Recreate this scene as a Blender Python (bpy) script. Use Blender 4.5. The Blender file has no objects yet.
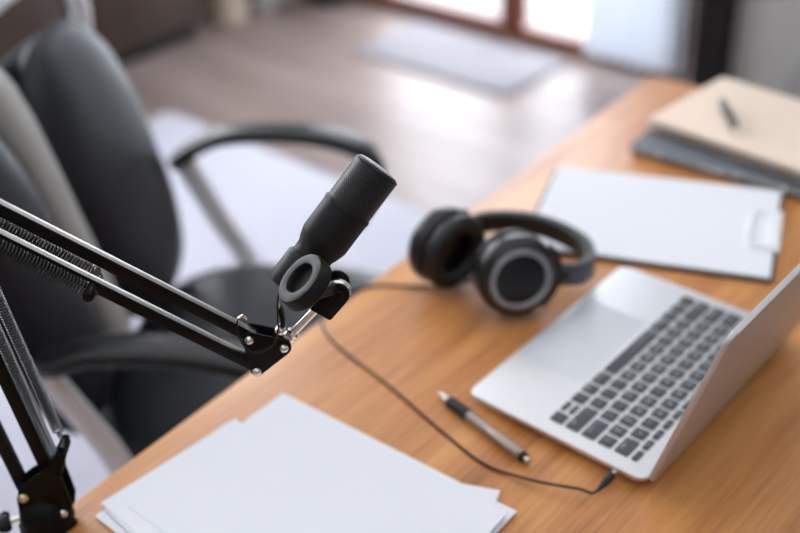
import bpy, bmesh, math, random
from mathutils import Vector, Matrix
random.seed(7)
PI = math.pi
sc = bpy.context.scene
COL = sc.collection
V = Vector

# ------------------------------------------------------------------ camera
CAM = V((-0.7075, -0.4822, 1.5139))
RX = V((0.6613, -0.7481, -0.0556)).normalized()      # image right
RZ = V((0.6065, 0.5768, -0.5472)).normalized()       # view direction
RY = RZ.cross(RX).normalized()                       # image down
RX = RY.cross(RZ).normalized()
FPX = 1100.0
cd = bpy.data.cameras.new('camera')
cd.sensor_width = 36.0
cd.lens = FPX / 800 * 36
cd.clip_start = 0.01
cd.dof.use_dof = True
cd.dof.focus_distance = 0.90
cd.dof.aperture_fstop = 2.3
cam = bpy.data.objects.new('camera', cd)
COL.objects.link(cam)
m = Matrix.Identity(4)
for i, c in enumerate((RX, -RY, -RZ)):
    for j in range(3):
        m[j][i] = c[j]
m.translation = CAM
cam.matrix_world = m
sc.camera = cam

# ------------------------------------------------------------------ world, lights, exposure
sc.view_settings.view_transform = 'Standard'
sc.view_settings.look = 'None'
sc.view_settings.exposure = 0.12
sc.view_settings.gamma = 1.0
sc.view_settings.use_curve_mapping = False
w = bpy.data.worlds.new('world')
sc.world = w
w.use_nodes = True
w.node_tree.nodes['Background'].inputs[0].default_value = (0.93, 0.955, 1.0, 1)
w.node_tree.nodes['Background'].inputs[1].default_value = 1.08

def area(name, loc, target, sx, sy, power, color):
    l = bpy.data.lights.new(name, 'AREA')
    l.shape = 'RECTANGLE'; l.size = sx; l.size_y = sy
    l.energy = power; l.color = color
    o = bpy.data.objects.new(name, l)
    COL.objects.link(o)
    o.location = loc
    o.rotation_euler = (V(target) - V(loc)).to_track_quat('-Z', 'Y').to_euler()
    return o
# daylight standing outside the glass doors and the two windows of the left wall
area('door_daylight', (3.0, 1.75, 1.25), (0, 1.75, 1.25), 2.6, 2.5, 118, (0.84, 0.91, 1.0))
area('window_daylight', (0.45, 3.35, 1.75), (0.45, 0, 1.75), 2.6, 1.4, 90, (0.93, 0.96, 1.0))

# ------------------------------------------------------------------ geometry helpers
def ray(px, py):
    return RX * ((px - 400) / FPX) + RY * ((py - 266.5) / FPX) + RZ
def at(px, py, z):
    """point of the photograph on the horizontal plane of height z"""
    d = ray(px, py)
    return CAM + d * ((z - CAM.z) / d.z)

def S(r, g, b):
    f = lambda c: (c / 255 / 12.92) if c / 255 <= 0.04045 else ((c / 255 + 0.055) / 1.055) ** 2.4
    return (f(r), f(g), f(b), 1)

def mat(name, col, rough=0.5, metal=0.0, coat=0.0, spec=0.5, noise=0.0, nscale=40, bump=0.0, bscale=200, sheen=0.0):
    m = bpy.data.materials.new(name)
    m.use_nodes = True
    nt = m.node_tree; b = nt.nodes['Principled BSDF']
    b.inputs['Base Color'].default_value = col
    b.inputs['Roughness'].default_value = rough
    b.inputs['Metallic'].default_value = metal
    b.inputs['Coat Weight'].default_value = coat
    b.inputs['Coat Roughness'].default_value = 0.15
    b.inputs['Specular IOR Level'].default_value = spec
    b.inputs['Sheen Weight'].default_value = sheen
    tc = nt.nodes.new('ShaderNodeTexCoord')
    if noise > 0:
        n = nt.nodes.new('ShaderNodeTexNoise'); n.inputs['Scale'].default_value = nscale; n.inputs['Detail'].default_value = 5
        nt.links.new(tc.outputs['Object'], n.inputs['Vector'])
        mr = nt.nodes.new('ShaderNodeMapRange')
        mr.inputs['To Min'].default_value = 1 - noise; mr.inputs['To Max'].default_value = 1 + noise
        nt.links.new(n.outputs['Fac'], mr.inputs['Value'])
        mx = nt.nodes.new('ShaderNodeMix'); mx.data_type = 'RGBA'; mx.blend_type = 'MULTIPLY'; mx.inputs['Factor'].default_value = 1
        mx.inputs['A'].default_value = col
        nt.links.new(mr.outputs['Result'], mx.inputs['B'])
        nt.links.new(mx.outputs['Result'], b.inputs['Base Color'])
    if bump > 0:
        n = nt.nodes.new('ShaderNodeTexNoise'); n.inputs['Scale'].default_value = bscale; n.inputs['Detail'].default_value = 3
        nt.links.new(tc.outputs['Object'], n.inputs['Vector'])
        bp = nt.nodes.new('ShaderNodeBump'); bp.inputs['Strength'].default_value = bump; bp.inputs['Distance'].default_value = 0.001
        nt.links.new(n.outputs['Fac'], bp.inputs['Height']); nt.links.new(bp.outputs['Normal'], b.inputs['Normal'])
    return m

def wood_mat(name, stops, scale=(2.2, 26, 26), rough=0.36, coat=0.0, fine=1.0, rot=0.0, spec=0.5):
    m = bpy.data.materials.new(name); m.use_nodes = True
    nt = m.node_tree; N = nt.nodes.new; L = nt.links.new
    b = nt.nodes['Principled BSDF']
    tc = N('ShaderNodeTexCoord'); mp = N('ShaderNodeMapping'); mp.inputs['Scale'].default_value = scale
    mp.inputs['Rotation'].default_value = (0, 0, rot)
    L(tc.outputs['Object'], mp.inputs['Vector'])
    n1 = N('ShaderNodeTexNoise'); n1.inputs['Scale'].default_value = 1.0; n1.inputs['Detail'].default_value = 6; n1.inputs['Distortion'].default_value = 0.6
    L(mp.outputs['Vector'], n1.inputs['Vector'])
    mp2 = N('ShaderNodeMapping'); mp2.inputs['Scale'].default_value = (scale[0] * 7, scale[1] * 16, scale[2] * 16)
    mp2.inputs['Rotation'].default_value = (0, 0, rot)
    L(tc.outputs['Object'], mp2.inputs['Vector'])
    n2 = N('ShaderNodeTexNoise'); n2.inputs['Scale'].default_value = 1.0; n2.inputs['Detail'].default_value = 3
    L(mp2.outputs['Vector'], n2.inputs['Vector'])
    add = N('ShaderNodeMath'); add.operation = 'MULTIPLY_ADD'; add.inputs[1].default_value = 0.30 * fine
    L(n2.outputs['Fac'], add.inputs[0]); L(n1.outputs['Fac'], add.inputs[2])
    sub = N('ShaderNodeMath'); sub.operation = 'SUBTRACT'; sub.inputs[1].default_value = 0.15 * fine
    L(add.outputs[0], sub.inputs[0])
    cr = N('ShaderNodeValToRGB')
    el = cr.color_ramp.elements
    el[0].position, el[0].color = stops[0]; el[1].position, el[1].color = stops[-1]
    for p, c in stops[1:-1]:
        e = el.new(p); e.color = c
    L(sub.outputs[0], cr.inputs['Fac']); L(cr.outputs['Color'], b.inputs['Base Color'])
    b.inputs['Roughness'].default_value = rough; b.inputs['Coat Weight'].default_value = coat; b.inputs['Coat Roughness'].default_value = 0.25
    b.inputs['Specular IOR Level'].default_value = spec
    bp = N('ShaderNodeBump'); bp.inputs['Strength'].default_value = 0.12; bp.inputs['Distance'].default_value = 0.001
    L(n2.outputs['Fac'], bp.inputs['Height']); L(bp.outputs['Normal'], b.inputs['Normal'])
    return m

BASE = {}
def finish(bm, sharp=35):
    bm.normal_update()
    for f in bm.faces: f.smooth = True
    for e in bm.edges:
        if len(e.link_faces) == 2 and e.calc_face_angle(0) > math.radians(sharp): e.smooth = False
def obj(name, bm, material, parent=None, base=None, sharp=35):
    bmesh.ops.recalc_face_normals(bm, faces=bm.faces[:])
    finish(bm, sharp)
    me = bpy.data.meshes.new(name)
    if parent is not None:
        org = BASE[parent.name]
    else:
        if base is None:
            xs = [v.co for v in bm.verts]
            lo = V((min(c[i] for c in xs) for i in range(3))); hi = V((max(c[i] for c in xs) for i in range(3)))
            base = V(((lo.x + hi.x) / 2, (lo.y + hi.y) / 2, lo.z))
        org = V(base)
    bmesh.ops.translate(bm, verts=bm.verts[:], vec=-org)
    bm.to_mesh(me); bm.free()
    for mm in (material if isinstance(material, (list, tuple)) else [material]): me.materials.append(mm)
    o = bpy.data.objects.new(name, me); COL.objects.link(o)
    if parent is not None: o.parent = parent
    else: o.location = org
    BASE[o.name] = org
    return o
def tag(o, label, cat, group=None):
    o['label'] = label; o['category'] = cat
    if group: o['group'] = group
    return o
def thing(name, label, cat, loc, group=None):
    o = bpy.data.objects.new(name, None); COL.objects.link(o); o.empty_display_size = 0.02
    o.location = loc; BASE[o.name] = V(loc)
    return tag(o, label, cat, group)
def struct(name, bm, material, parent=None):
    o = obj(name, bm, material, parent)
    if parent is None: o['kind'] = 'structure'
    return o
def BM(): return bmesh.new()

def box(bm, lo, hi, bev=0.0, seg=2, M=None):
    lo = V(lo); hi = V(hi); c = (lo + hi) / 2; s = hi - lo
    r = bmesh.ops.create_cube(bm, size=1.0)
    vs = r['verts']
    for v in vs: v.co = V((v.co.x * s.x, v.co.y * s.y, v.co.z * s.z)) + c
    if bev > 0:
        es = list({e for v in vs for e in v.link_edges})
        r = bmesh.ops.bevel(bm, geom=es, offset=bev, segments=seg, profile=0.5, affect='EDGES')
        allv = set(r['verts']) | {v for v in vs if v.is_valid}
        vs = list({v for f in r['faces'] for v in f.verts} | allv)
    if M is not None:
        bmesh.ops.transform(bm, matrix=M, verts=vs)
    return vs
def frame(x, y, z, o=(0, 0, 0)):
    M = Matrix.Identity(4)
    for i, c in enumerate((x, y, z)):
        for j in range(3): M[j][i] = c[j]
    M.translation = V(o)
    return M
def frame_z(z, o, hint=(0, 0, 1)):
    z = V(z).normalized(); h = V(hint)
    if abs(z.dot(h.normalized())) > 0.99: h = V((1, 0, 0))
    x = h.cross(z).normalized(); y = z.cross(x)
    return frame(x, y, z, o)
def bar(bm, a, b, wx, wz, up=(0, 0, 1), bev=0.0):
    """rectangular bar from a to b, wz measured along 'up', wx across"""
    a = V(a); b = V(b); y = (b - a).normalized(); x = y.cross(V(up)).normalized(); z = x.cross(y)
    return box(bm, (-wx / 2, 0, -wz / 2), (wx / 2, (b - a).length, wz / 2), bev, 2, frame(x, y, z, a))
def catmull(pts, n=8, closed=False):
    P = [V(p) for p in pts]; out = []
    N = len(P)
    rng = range(N) if closed else range(N - 1)
    for i in rng:
        if closed: p0, p1, p2, p3 = P[(i - 1) % N], P[i], P[(i + 1) % N], P[(i + 2) % N]
        else: p0, p1, p2, p3 = P[max(i - 1, 0)], P[i], P[i + 1], P[min(i + 2, N - 1)]
        for k in range(n):
            t = k / n
            out.append(0.5 * ((2 * p1) + (p2 - p0) * t + (2 * p0 - 5 * p1 + 4 * p2 - p3) * t * t + (3 * p1 - p0 - 3 * p2 + p3) * t ** 3))
    if not closed: out.append(P[-1].copy())
    return out
def sweep(bm, pts, sect, closed=False, up=None, cap=True):
    """sweep a cross-section [(x, y)] (or one per point) along pts; up fixes the section's y axis"""
    P = [V(p) for p in pts]; n = len(P); rings = []
    prev = None
    for i, p in enumerate(P):
        a = P[(i - 1) % n] if (closed or i > 0) else p
        b = P[(i + 1) % n] if (closed or i < n - 1) else p
        t = (b - a).normalized()
        if up is not None:
            y = V(up); y = (y - t * y.dot(t)).normalized(); x = y.cross(t)
        else:
            if prev is None:
                h = V((0, 0, 1)) if abs(t.z) < 0.9 else V((1, 0, 0))
                x = h.cross(t).normalized()
            else:
                x = (prev - t * prev.dot(t)).normalized()
            prev = x; y = t.cross(x)
        s = sect[i] if isinstance(sect[0], list) else sect
        rings.append([bm.verts.new(p + x * q[0] + y * q[1]) for q in s])
    m_ = len(rings[0])
    for i in range(n if closed else n - 1):
        A = rings[i]; B = rings[(i + 1) % n]
        for k in range(m_):
            bm.faces.new((A[k], A[(k + 1) % m_], B[(k + 1) % m_], B[k]))
    if cap and not closed:
        bm.faces.new(rings[0]); bm.faces.new(rings[-1])
def circ(r, n=10, ry=None):
    ry = r if ry is None else ry
    return [(r * math.cos(2 * PI * k / n), ry * math.sin(2 * PI * k / n)) for k in range(n)]
def rrect(wx, wy, r, n=4):
    out = []
    for cx, cy, a0 in ((wx / 2 - r, wy / 2 - r, 0), (-wx / 2 + r, wy / 2 - r, PI / 2), (-wx / 2 + r, -wy / 2 + r, PI), (wx / 2 - r, -wy / 2 + r, 1.5 * PI)):
        for k in range(n + 1):
            a = a0 + PI / 2 * k / n; out.append((cx + r * math.cos(a), cy + r * math.sin(a)))
    return out
def tube(bm, pts, r, n=10, closed=False, cap=True):
    if isinstance(r, (int, float)): sweep(bm, pts, circ(r, n), closed, None, cap)
    else: sweep(bm, pts, [circ(q, n) for q in r], closed, None, cap)
def lathe(bm, prof, M, n=32, sx=1.0, sy=1.0):
    """prof: [(r, z)] turned about the local z axis"""
    rings = []
    for r, z in prof:
        if r < 1e-6: rings.append([bm.verts.new(M @ V((0, 0, z)))])
        else: rings.append([bm.verts.new(M @ V((r * sx * math.cos(2 * PI * k / n), r * sy * math.sin(2 * PI * k / n), z))) for k in range(n)])
    for A, B in zip(rings, rings[1:]):
        for k in range(n):
            k2 = (k + 1) % n
            if len(A) == 1 and len(B) == 1: continue
            if len(A) == 1: bm.faces.new((A[0], B[k], B[k2]))
            elif len(B) == 1: bm.faces.new((A[k], A[k2], B[0]))
            else: bm.faces.new((A[k], A[k2], B[k2], B[k]))
    if len(rings[0]) > 1: bm.faces.new(rings[0])
    if len(rings[-1]) > 1: bm.faces.new(rings[-1])
def prism(bm, poly, t0, t1, M, bev=0.0):
    """polygon in local xy, extruded from z=t0 to t1"""
    a = [bm.verts.new(M @ V((x, y, t0))) for x, y in poly]
    b = [bm.verts.new(M @ V((x, y, t1))) for x, y in poly]
    fs = [bm.faces.new(a[::-1]), bm.faces.new(b)]
    n = len(poly)
    for k in range(n): bm.faces.new((a[k], a[(k + 1) % n], b[(k + 1) % n], b[k]))
    if bev > 0:
        es = [e for f in fs for e in f.edges]
        bmesh.ops.bevel(bm, geom=es, offset=bev, segments=2, profile=0.5, affect='EDGES')
def superpad(bm, w_, h_, d_, M, nu=20, nv=20, p=4.0, bulge=1.0, pinch=None):
    """a cushion: rounded outline w_ x h_ in local xy, thickness d_ in z, centred on the origin"""
    nseg = 48; rings = []
    lev = 10
    for i in range(lev + 1):
        a = -PI / 2 + PI * i / lev
        z = math.sin(a); s = max(math.cos(a), 0) ** (0.45)
        ring = []
        for k in range(nseg):
            t = 2 * PI * k / nseg
            cx = math.copysign(abs(math.cos(t)) ** (2 / p), math.cos(t)); cy = math.copysign(abs(math.sin(t)) ** (2 / p), math.sin(t))
            x = cx * w_ / 2 * (0.0 + s * 1.0) if i not in (0, lev) else 0
            y = cy * h_ / 2 * s if i not in (0, lev) else 0
            if pinch: x *= pinch(y / (h_ / 2))
            ring.append((x, y, z * d_ / 2))
        rings.append(ring)
    R = []
    for i, ring in enumerate(rings):
        if i in (0, lev): R.append([bm.verts.new(M @ V(ring[0]))])
        else: R.append([bm.verts.new(M @ V(c)) for c in ring])
    for A, B in zip(R, R[1:]):
        for k in range(nseg):
            k2 = (k + 1) % nseg
            if len(A) == 1: bm.faces.new((A[0], B[k2], B[k]))
            elif len(B) == 1: bm.faces.new((A[k], A[k2], B[0]))
            else: bm.faces.new((A[k], A[k2], B[k2], B[k]))

# ------------------------------------------------------------------ materials
M_desk = wood_mat('desk_oak', [(0.25, S(146, 88, 44)), (0.45, S(188, 123, 68)), (0.6, S(206, 142, 82)), (0.8, S(220, 159, 98))], scale=(1.6, 17, 17), rough=0.38, spec=0.55, fine=1.7)
M_floor = wood_mat('floor_wood', [(0.3, S(126, 110, 105)), (0.55, S(146, 128, 123)), (0.8, S(164, 146, 142))], scale=(8, 1.2, 4), rough=0.38, spec=0.8)
M_dark = wood_mat('dark_wood', [(0.3, S(46, 34, 27)), (0.8, S(68, 50, 40))], scale=(9, 9, 1.2), rough=0.4)
M_frame = wood_mat('door_wood', [(0.3, S(112, 58, 38)), (0.8, S(140, 78, 52))], scale=(9, 3, 9), rough=0.4)
M_wall = mat('wall_paint', S(205, 203, 200), 0.8, noise=0.03, nscale=6)
M_wallg = mat('wall_paint_grey', S(176, 175, 173), 0.8, noise=0.03, nscale=5)
M_black = mat('black_plastic', (0.008, 0.008, 0.009, 1), 0.45, spec=0.3, noise=0.1, nscale=300, bump=0.08, bscale=900)
M_mic = mat('mic_matte_black', (0.007, 0.007, 0.008, 1), 0.5, spec=0.27, bump=0.12, bscale=1500, noise=0.08, nscale=200)
M_armb = mat('boom_black_enamel', (0.006, 0.006, 0.0065, 1), 0.45, spec=0.12, noise=0.1, nscale=120)
M_topglint = mat('bar_top_highlight', (0.36, 0.345, 0.32, 1), 0.3, metal=1.0, noise=0.04, nscale=60)  # pale metal paints in the sky's reflection on the black enamel bar tops
M_steel = mat('bright_steel', (0.78, 0.76, 0.72, 1), 0.22, metal=1.0, noise=0.05, nscale=80)
M_brass = mat('yellow_zinc', (0.72, 0.58, 0.33, 1), 0.3, metal=1.0, noise=0.05, nscale=80)
M_spring = mat('black_spring_steel', (0.045, 0.045, 0.048, 1), 0.28, metal=0.7, noise=0.05, nscale=80)
M_alu = mat('laptop_aluminium', S(222, 222, 224), 0.48, metal=0.7, noise=0.015, nscale=900)
M_pad = mat('trackpad_glass', S(214, 216, 221), 0.3, metal=0.4, noise=0.01, nscale=50)
M_key = mat('key_plastic', S(70, 71, 78), 0.42, noise=0.05, nscale=500)
M_glyph = mat('key_legend', S(215, 217, 222), 0.5, noise=0.02, nscale=50)
M_screen = mat('dark_display', (0.01, 0.01, 0.012, 1), 0.08, noise=0.05, nscale=10)
M_rubber = mat('black_rubber', (0.012, 0.012, 0.012, 1), 0.65, bump=0.1, bscale=600)
M_paper = mat('paper', S(228, 229, 235), 0.75, noise=0.01, nscale=12)
M_kraft = mat('kraft_card', S(228, 208, 190), 0.75, noise=0.03, nscale=60, bump=0.05)
M_dcard = mat('dark_grey_card', S(100, 104, 112), 0.6, noise=0.04, nscale=60)
M_block = mat('page_block', S(225, 222, 214), 0.8, noise=0.06, nscale=300)
M_board = mat('clipboard_board', S(62, 56, 54), 0.5, noise=0.05, nscale=60)
M_leather = mat('black_leather', S(26, 29, 36), 0.42, spec=0.35, noise=0.05, nscale=30, bump=0.25, bscale=350)
M_stripe = mat('grey_fabric', S(178, 178, 174), 0.6, noise=0.06, nscale=200)
M_arm = mat('armrest_plastic', S(24, 25, 28), 0.34, noise=0.05, nscale=60)
M_silver = mat('silver_painted_metal', S(240, 242, 246), 0.32, metal=0.1, noise=0.03, nscale=30)
M_pen = mat('pen_barrel', S(176, 160, 150), 0.32, metal=0.5, noise=0.03, nscale=100)
M_shell = mat('headphone_shell', S(24, 24, 27), 0.3, noise=0.05, nscale=80)
M_band = mat('headband_shell', S(84, 88, 94), 0.3, metal=0.3, noise=0.05, nscale=80)
M_foam = mat('ear_pad_leatherette', S(20, 20, 22), 0.5, bump=0.2, bscale=700, noise=0.05)
M_ring = mat('headphone_ring', S(165, 167, 171), 0.25, metal=0.6, noise=0.03)
M_rug = mat('pale_rug', S(186, 186, 198), 0.9, noise=0.05, nscale=25, bump=0.3, bscale=120)
M_mat = mat('door_mat', S(160, 157, 163), 0.9, noise=0.06, nscale=60, bump=0.3, bscale=120)
M_cable = mat('cable_brownish_black', S(40, 28, 24), 0.4, noise=0.05)
M_curtain = mat('white_curtain', S(214, 216, 222), 0.8, noise=0.03, nscale=20)
_nt = M_curtain.node_tree; _tr = _nt.nodes.new('ShaderNodeBsdfTranslucent'); _tr.inputs[0].default_value = (0.85, 0.87, 0.9, 1)
_mx = _nt.nodes.new('ShaderNodeMixShader'); _mx.inputs[0].default_value = 0.65
_nt.links.new(_nt.nodes['Principled BSDF'].outputs[0], _mx.inputs[1]); _nt.links.new(_tr.outputs[0], _mx.inputs[2]); _nt.links.new(_mx.outputs[0], _nt.nodes['Material Output'].inputs[0])
M_beige = mat('beige_fabric', S(172, 156, 140), 0.8, noise=0.04, nscale=20)
M_glass = bpy.data.materials.new('clear_glass'); M_glass.use_nodes = True
b_ = M_glass.node_tree.nodes['Principled BSDF']
b_.inputs['Transmission Weight'].default_value = 1; b_.inputs['Roughness'].default_value = 0.0; b_.inputs['IOR'].default_value = 1.02
b_.inputs['Base Color'].default_value = (1, 1, 1, 1)

# mic grille: fine perforated pattern on the surface
def grille_mat():
    m = bpy.data.materials.new('mic_grille_mesh'); m.use_nodes = True
    nt = m.node_tree; N = nt.nodes.new; L = nt.links.new; b = nt.nodes['Principled BSDF']
    uv = N('ShaderNodeUVMap'); uv.uv_map = 'UVMap'
    vo = N('ShaderNodeTexVoronoi'); vo.feature = 'F1'; vo.inputs['Randomness'].default_value = 0.0; vo.inputs['Scale'].default_value = 1.0
    mp = N('ShaderNodeMapping'); mp.inputs['Scale'].default_value = (1, 1, 1); mp.inputs['Rotation'].default_value = (0, 0, PI / 4)
    L(uv.outputs['UV'], mp.inputs['Vector']); L(mp.outputs['Vector'], vo.inputs['Vector'])
    cr = N('ShaderNodeValToRGB'); cr.color_ramp.elements[0].position = 0.40; cr.color_ramp.elements[0].color = (0.002, 0.002, 0.002, 1)
    cr.color_ramp.elements[1].position = 0.56; cr.color_ramp.elements[1].color = (0.05, 0.05, 0.054, 1)
    L(vo.outputs['Distance'], cr.inputs['Fac']); L(cr.outputs['Color'], b.inputs['Base Color'])
    b.inputs['Roughness'].default_value = 0.35; b.inputs['Metallic'].default_value = 0.4
    mr = N('ShaderNodeMapRange'); mr.inputs['From Min'].default_value = 0.25; mr.inputs['From Max'].default_value = 0.45
    L(vo.outputs['Distance'], mr.inputs['Value'])
    bp = N('ShaderNodeBump'); bp.inputs['Strength'].default_value = 0.8; bp.inputs['Distance'].default_value = 0.0006
    L(mr.outputs['Result'], bp.inputs['Height']); L(bp.outputs['Normal'], b.inputs['Normal'])
    return m
M_grille = grille_mat()

# ------------------------------------------------------------------ the room
WX = 2.37      # the door wall
bm = BM(); box(bm, (-2.2, -1.6, -0.05), (3.4, 3.05, 0)); struct('floor', bm, M_floor)
bm = BM()
box(bm, (WX, -1.6, 0), (WX + 0.12, 0.96, 2.6)); box(bm, (WX, 2.62, 0), (WX + 0.12, 3.05, 2.6)); box(bm, (WX, 0.96, 2.2), (WX + 0.12, 2.62, 2.6))
struct('wall_right', bm, M_wallg)
bm = BM()   # the left wall with its wide window opening above a sill
box(bm, (-2.2, 3.05, 0), (WX + 0.12, 3.17, 1.05)); box(bm, (-2.2, 3.05, 2.45), (WX + 0.12, 3.17, 2.6))
box(bm, (-2.2, 3.05, 1.05), (-0.85, 3.17, 2.45)); box(bm, (1.75, 3.05, 1.05), (WX + 0.12, 3.17, 2.45))
struct('wall_left', bm, M_wall)
M_walld = mat('unseen_wall_grey', S(156, 153, 150), 0.8, noise=0.03, nscale=5)  # grey of the unseen walls, picked for how much fill they bounce
bm = BM(); box(bm, (-2.32, -1.6, 0), (-2.2, 3.17, 2.6)); struct('wall_back_unseen', bm, M_walld)  # unseen wall, added to dim the fill from behind the camera
bm = BM(); box(bm, (-2.32, -1.72, 0), (WX + 0.12, -1.6, 2.6)); struct('wall_front_unseen', bm, M_walld)  # also unseen, added to cut sky fill on the camera side
bm = BM()
for x in (-0.85, 0.4, 1.70): box(bm, (x, 3.06, 1.05), (x + 0.05, 3.15, 2.45), 0.004)
for z in (1.05, 2.40): box(bm, (-0.85, 3.06, z), (1.75, 3.15, z + 0.05), 0.004)
win = struct('window_1', bm, M_frame)
bm = BM(); box(bm, (-0.80, 3.10, 1.10), (0.40, 3.106, 2.40)); box(bm, (0.45, 3.10, 1.10), (1.70, 3.106, 2.40)); obj('pane', bm, M_glass, win)
bm = BM(); box(bm, (-2.2, 3.035, 0), (-0.62, 3.05, 0.09), 0.003); struct('baseboard_left', bm, M_frame)
# glass doors: two leaves of reddish wood round clear panes
DX = 2.31
def door(name, y0, y1):
    bm = BM()
    box(bm, (DX + 0.02, y0, 0.005), (DX + 0.065, y1, 0.055), 0.004)
    box(bm, (DX + 0.02, y0, 2.08), (DX + 0.065, y1, 2.19), 0.004)
    box(bm, (DX + 0.02, y0, 0.06), (DX + 0.065, y0 + 0.045, 2.08), 0.004)
    box(bm, (DX + 0.02, y1 - 0.045, 0.06), (DX + 0.065, y1, 2.08), 0.004)
    d = struct(name, bm, M_frame)
    bm = BM(); box(bm, (DX + 0.038, y0 + 0.045, 0.06), (DX + 0.044, y1 - 0.045, 2.08)); obj('pane', bm, M_glass, d)
    return d
d1 = door('door_1', 1.09, 1.78)
d2 = door('door_2', 1.785, 2.52)
bm = BM(); box(bm, (DX + 0.01, 1.80, 1.0), (DX + 0.02, 1.84, 1.14), 0.004); bar(bm, (DX - 0.03, 1.82, 1.07), (DX + 0.02, 1.82, 1.07), 0.012, 0.012); bar(bm, (DX - 0.03, 1.815, 1.07), (DX - 0.03, 1.93, 1.07), 0.014, 0.014, bev=0.003)
obj('door_handle', bm, M_steel, d2)
bm = BM(); box(bm, (DX + 0.01, 0.945, 0.0), (WX + 0.12, 1.065, 2.2), 0.004); struct('trim_1', bm, M_black)
bm = BM(); box(bm, (DX + 0.01, 2.525, 0.0), (WX + 0.12, 2.62, 2.2), 0.004); struct('trim_2', bm, M_frame)

# curtain in folds, hanging in front of the nearer door
bm = BM(); pts = []
for i in range(81):
    y = 1.08 + 0.34 * i / 80
    pts.append((DX - 0.03 + 0.022 * math.sin(i * 0.62) + 0.008 * math.sin(i * 1.7), y))
lo = [[bm.verts.new((x + dx, y, 0.05)) for x, y in pts] for dx in (0, 0.003)]
hi = [[bm.verts.new((x + dx, y, 2.3)) for x, y in pts] for dx in (0, 0.003)]
for s in (0, 1):
    for i in range(80): bm.faces.new((lo[s][i], lo[s][i + 1], hi[s][i + 1], hi[s][i]))
for i in range(80):
    bm.faces.new((lo[0][i], lo[0][i + 1], lo[1][i + 1], lo[1][i])); bm.faces.new((hi[0][i], hi[0][i + 1], hi[1][i + 1], hi[1][i]))
for k in (0, 80): bm.faces.new((lo[0][k], lo[1][k], hi[1][k], hi[0][k]))
tag(obj('curtain', bm, M_curtain, sharp=80), 'pale white curtain hanging in folds beside the black post', 'curtain')

# rugs
bm = BM(); box(bm, (-0.75, 0.34, 0.0), (1.20, 2.33, 0.012), 0.005); tag(obj('rug', bm, M_rug), 'pale off-white rug lying under the office chair', 'rug')
bm = BM(); box(bm, (1.92, 1.49, 0.0), (2.26, 2.17, 0.014), 0.005); tag(obj('door_mat', bm, M_mat), 'grey mat lying on the floor at the glass doors', 'mat')

# low dark cabinet along the left wall
cb = thing('cabinet', 'low dark brown wooden cabinet against the far left wall', 'cabinet', (0.57, 2.93, 0))
bm = BM(); box(bm, (-0.6, 2.76, 0.06), (1.74, 3.04, 0.80), 0.004); obj('body', bm, M_dark, cb)
bm = BM(); box(bm, (-0.63, 2.73, 0.80), (1.77, 3.045, 0.83), 0.004); obj('top', bm, M_dark, cb)
bm = BM(); box(bm, (-0.56, 2.79, 0.0), (1.70, 3.03, 0.06)); obj('plinth', bm, M_black, cb)
for k in range(4):
    x0 = -0.59 + k * 0.582
    bm = BM(); box(bm, (x0 + 0.004, 2.742, 0.08), (x0 + 0.574, 2.762, 0.78), 0.004); dd = obj('door', bm, M_dark, cb)
    hx = x0 + (0.53 if k % 2 == 0 else 0.05)
    bm = BM(); tube(bm, [(hx, 2.742, 0.44), (hx, 2.715, 0.45), (hx, 2.715, 0.55), (hx, 2.742, 0.56)], 0.005); obj('handle', bm, M_steel, dd)
# beige cloth pillar lamp / stool next to it, pale box and a black speaker further right
bm = BM(); lathe(bm, [(0.0, 0.0), (0.085, 0.0), (0.085, 0.02), (0.078, 0.03), (0.078, 0.42), (0.09, 0.44), (0.09, 0.48), (0.08, 0.50), (0.0, 0.505)], Matrix.Translation((1.90, 2.84, 0)), 28)
tag(obj('round_stool', bm, M_beige), 'round beige stool standing at the end of the dark cabinet', 'stool')
bm = BM(); box(bm, (2.03, 2.78, 0.0), (2.22, 3.0, 0.42), 0.006); box(bm, (2.02, 2.77, 0.40), (2.23, 3.01, 0.45), 0.004)
tag(obj('storage_box', bm, M_wall), 'pale grey lidded box on the floor between stool and speaker', 'box')
sp = thing('speaker', 'black floor speaker in the far corner next to the pale box', 'speaker', (2.25, 2.64, 0))
bm = BM(); box(bm, (2.20, 2.56, 0.0), (2.34, 2.72, 0.7), 0.008); obj('body', bm, M_black, sp)
for z in (0.2, 0.45):
    bm = BM(); lathe(bm, [(0.0, 0.0), (0.02, 0.004), (0.05, 0.0), (0.058, 0.006), (0.062, 0.0)], frame_z((-1, 0, 0), (2.1995, 2.64, z)), 24); obj('driver', bm, M_rubber, sp)

# leaning grey panel against the wall at the right, with a black knob
pn = thing('panel', 'grey panel with a black knob leaning on the wall right of the black post', 'panel', (2.2, 0.45, 0))
Mp = frame(V((0, 1, 0)), V((0.06, 0, 1)).normalized(), V((1, 0, -0.06)).normalized(), (2.25, 0.1, 0))
bm = BM(); prism(bm, [(0, 0), (0.68, 0), (0.2, 0.95), (0, 1.2), (-0.5, 1.2), (-0.5, 0)], -0.01, 0.01, Mp, 0.002); obj('board', bm, mat('panel_grey', S(150, 150, 150), 0.7, noise=0.03), pn)
kp = at(795, 24, 0.35); 
bm = BM(); lathe(bm, [(0.0, 0.05), (0.035, 0.048), (0.045, 0.035), (0.04, 0.01), (0.02, 0.0)], frame_z((-1, 0, 0.06), (2.245, 0.42, 0.36)), 24); obj('knob', bm, M_black, pn)

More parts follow.
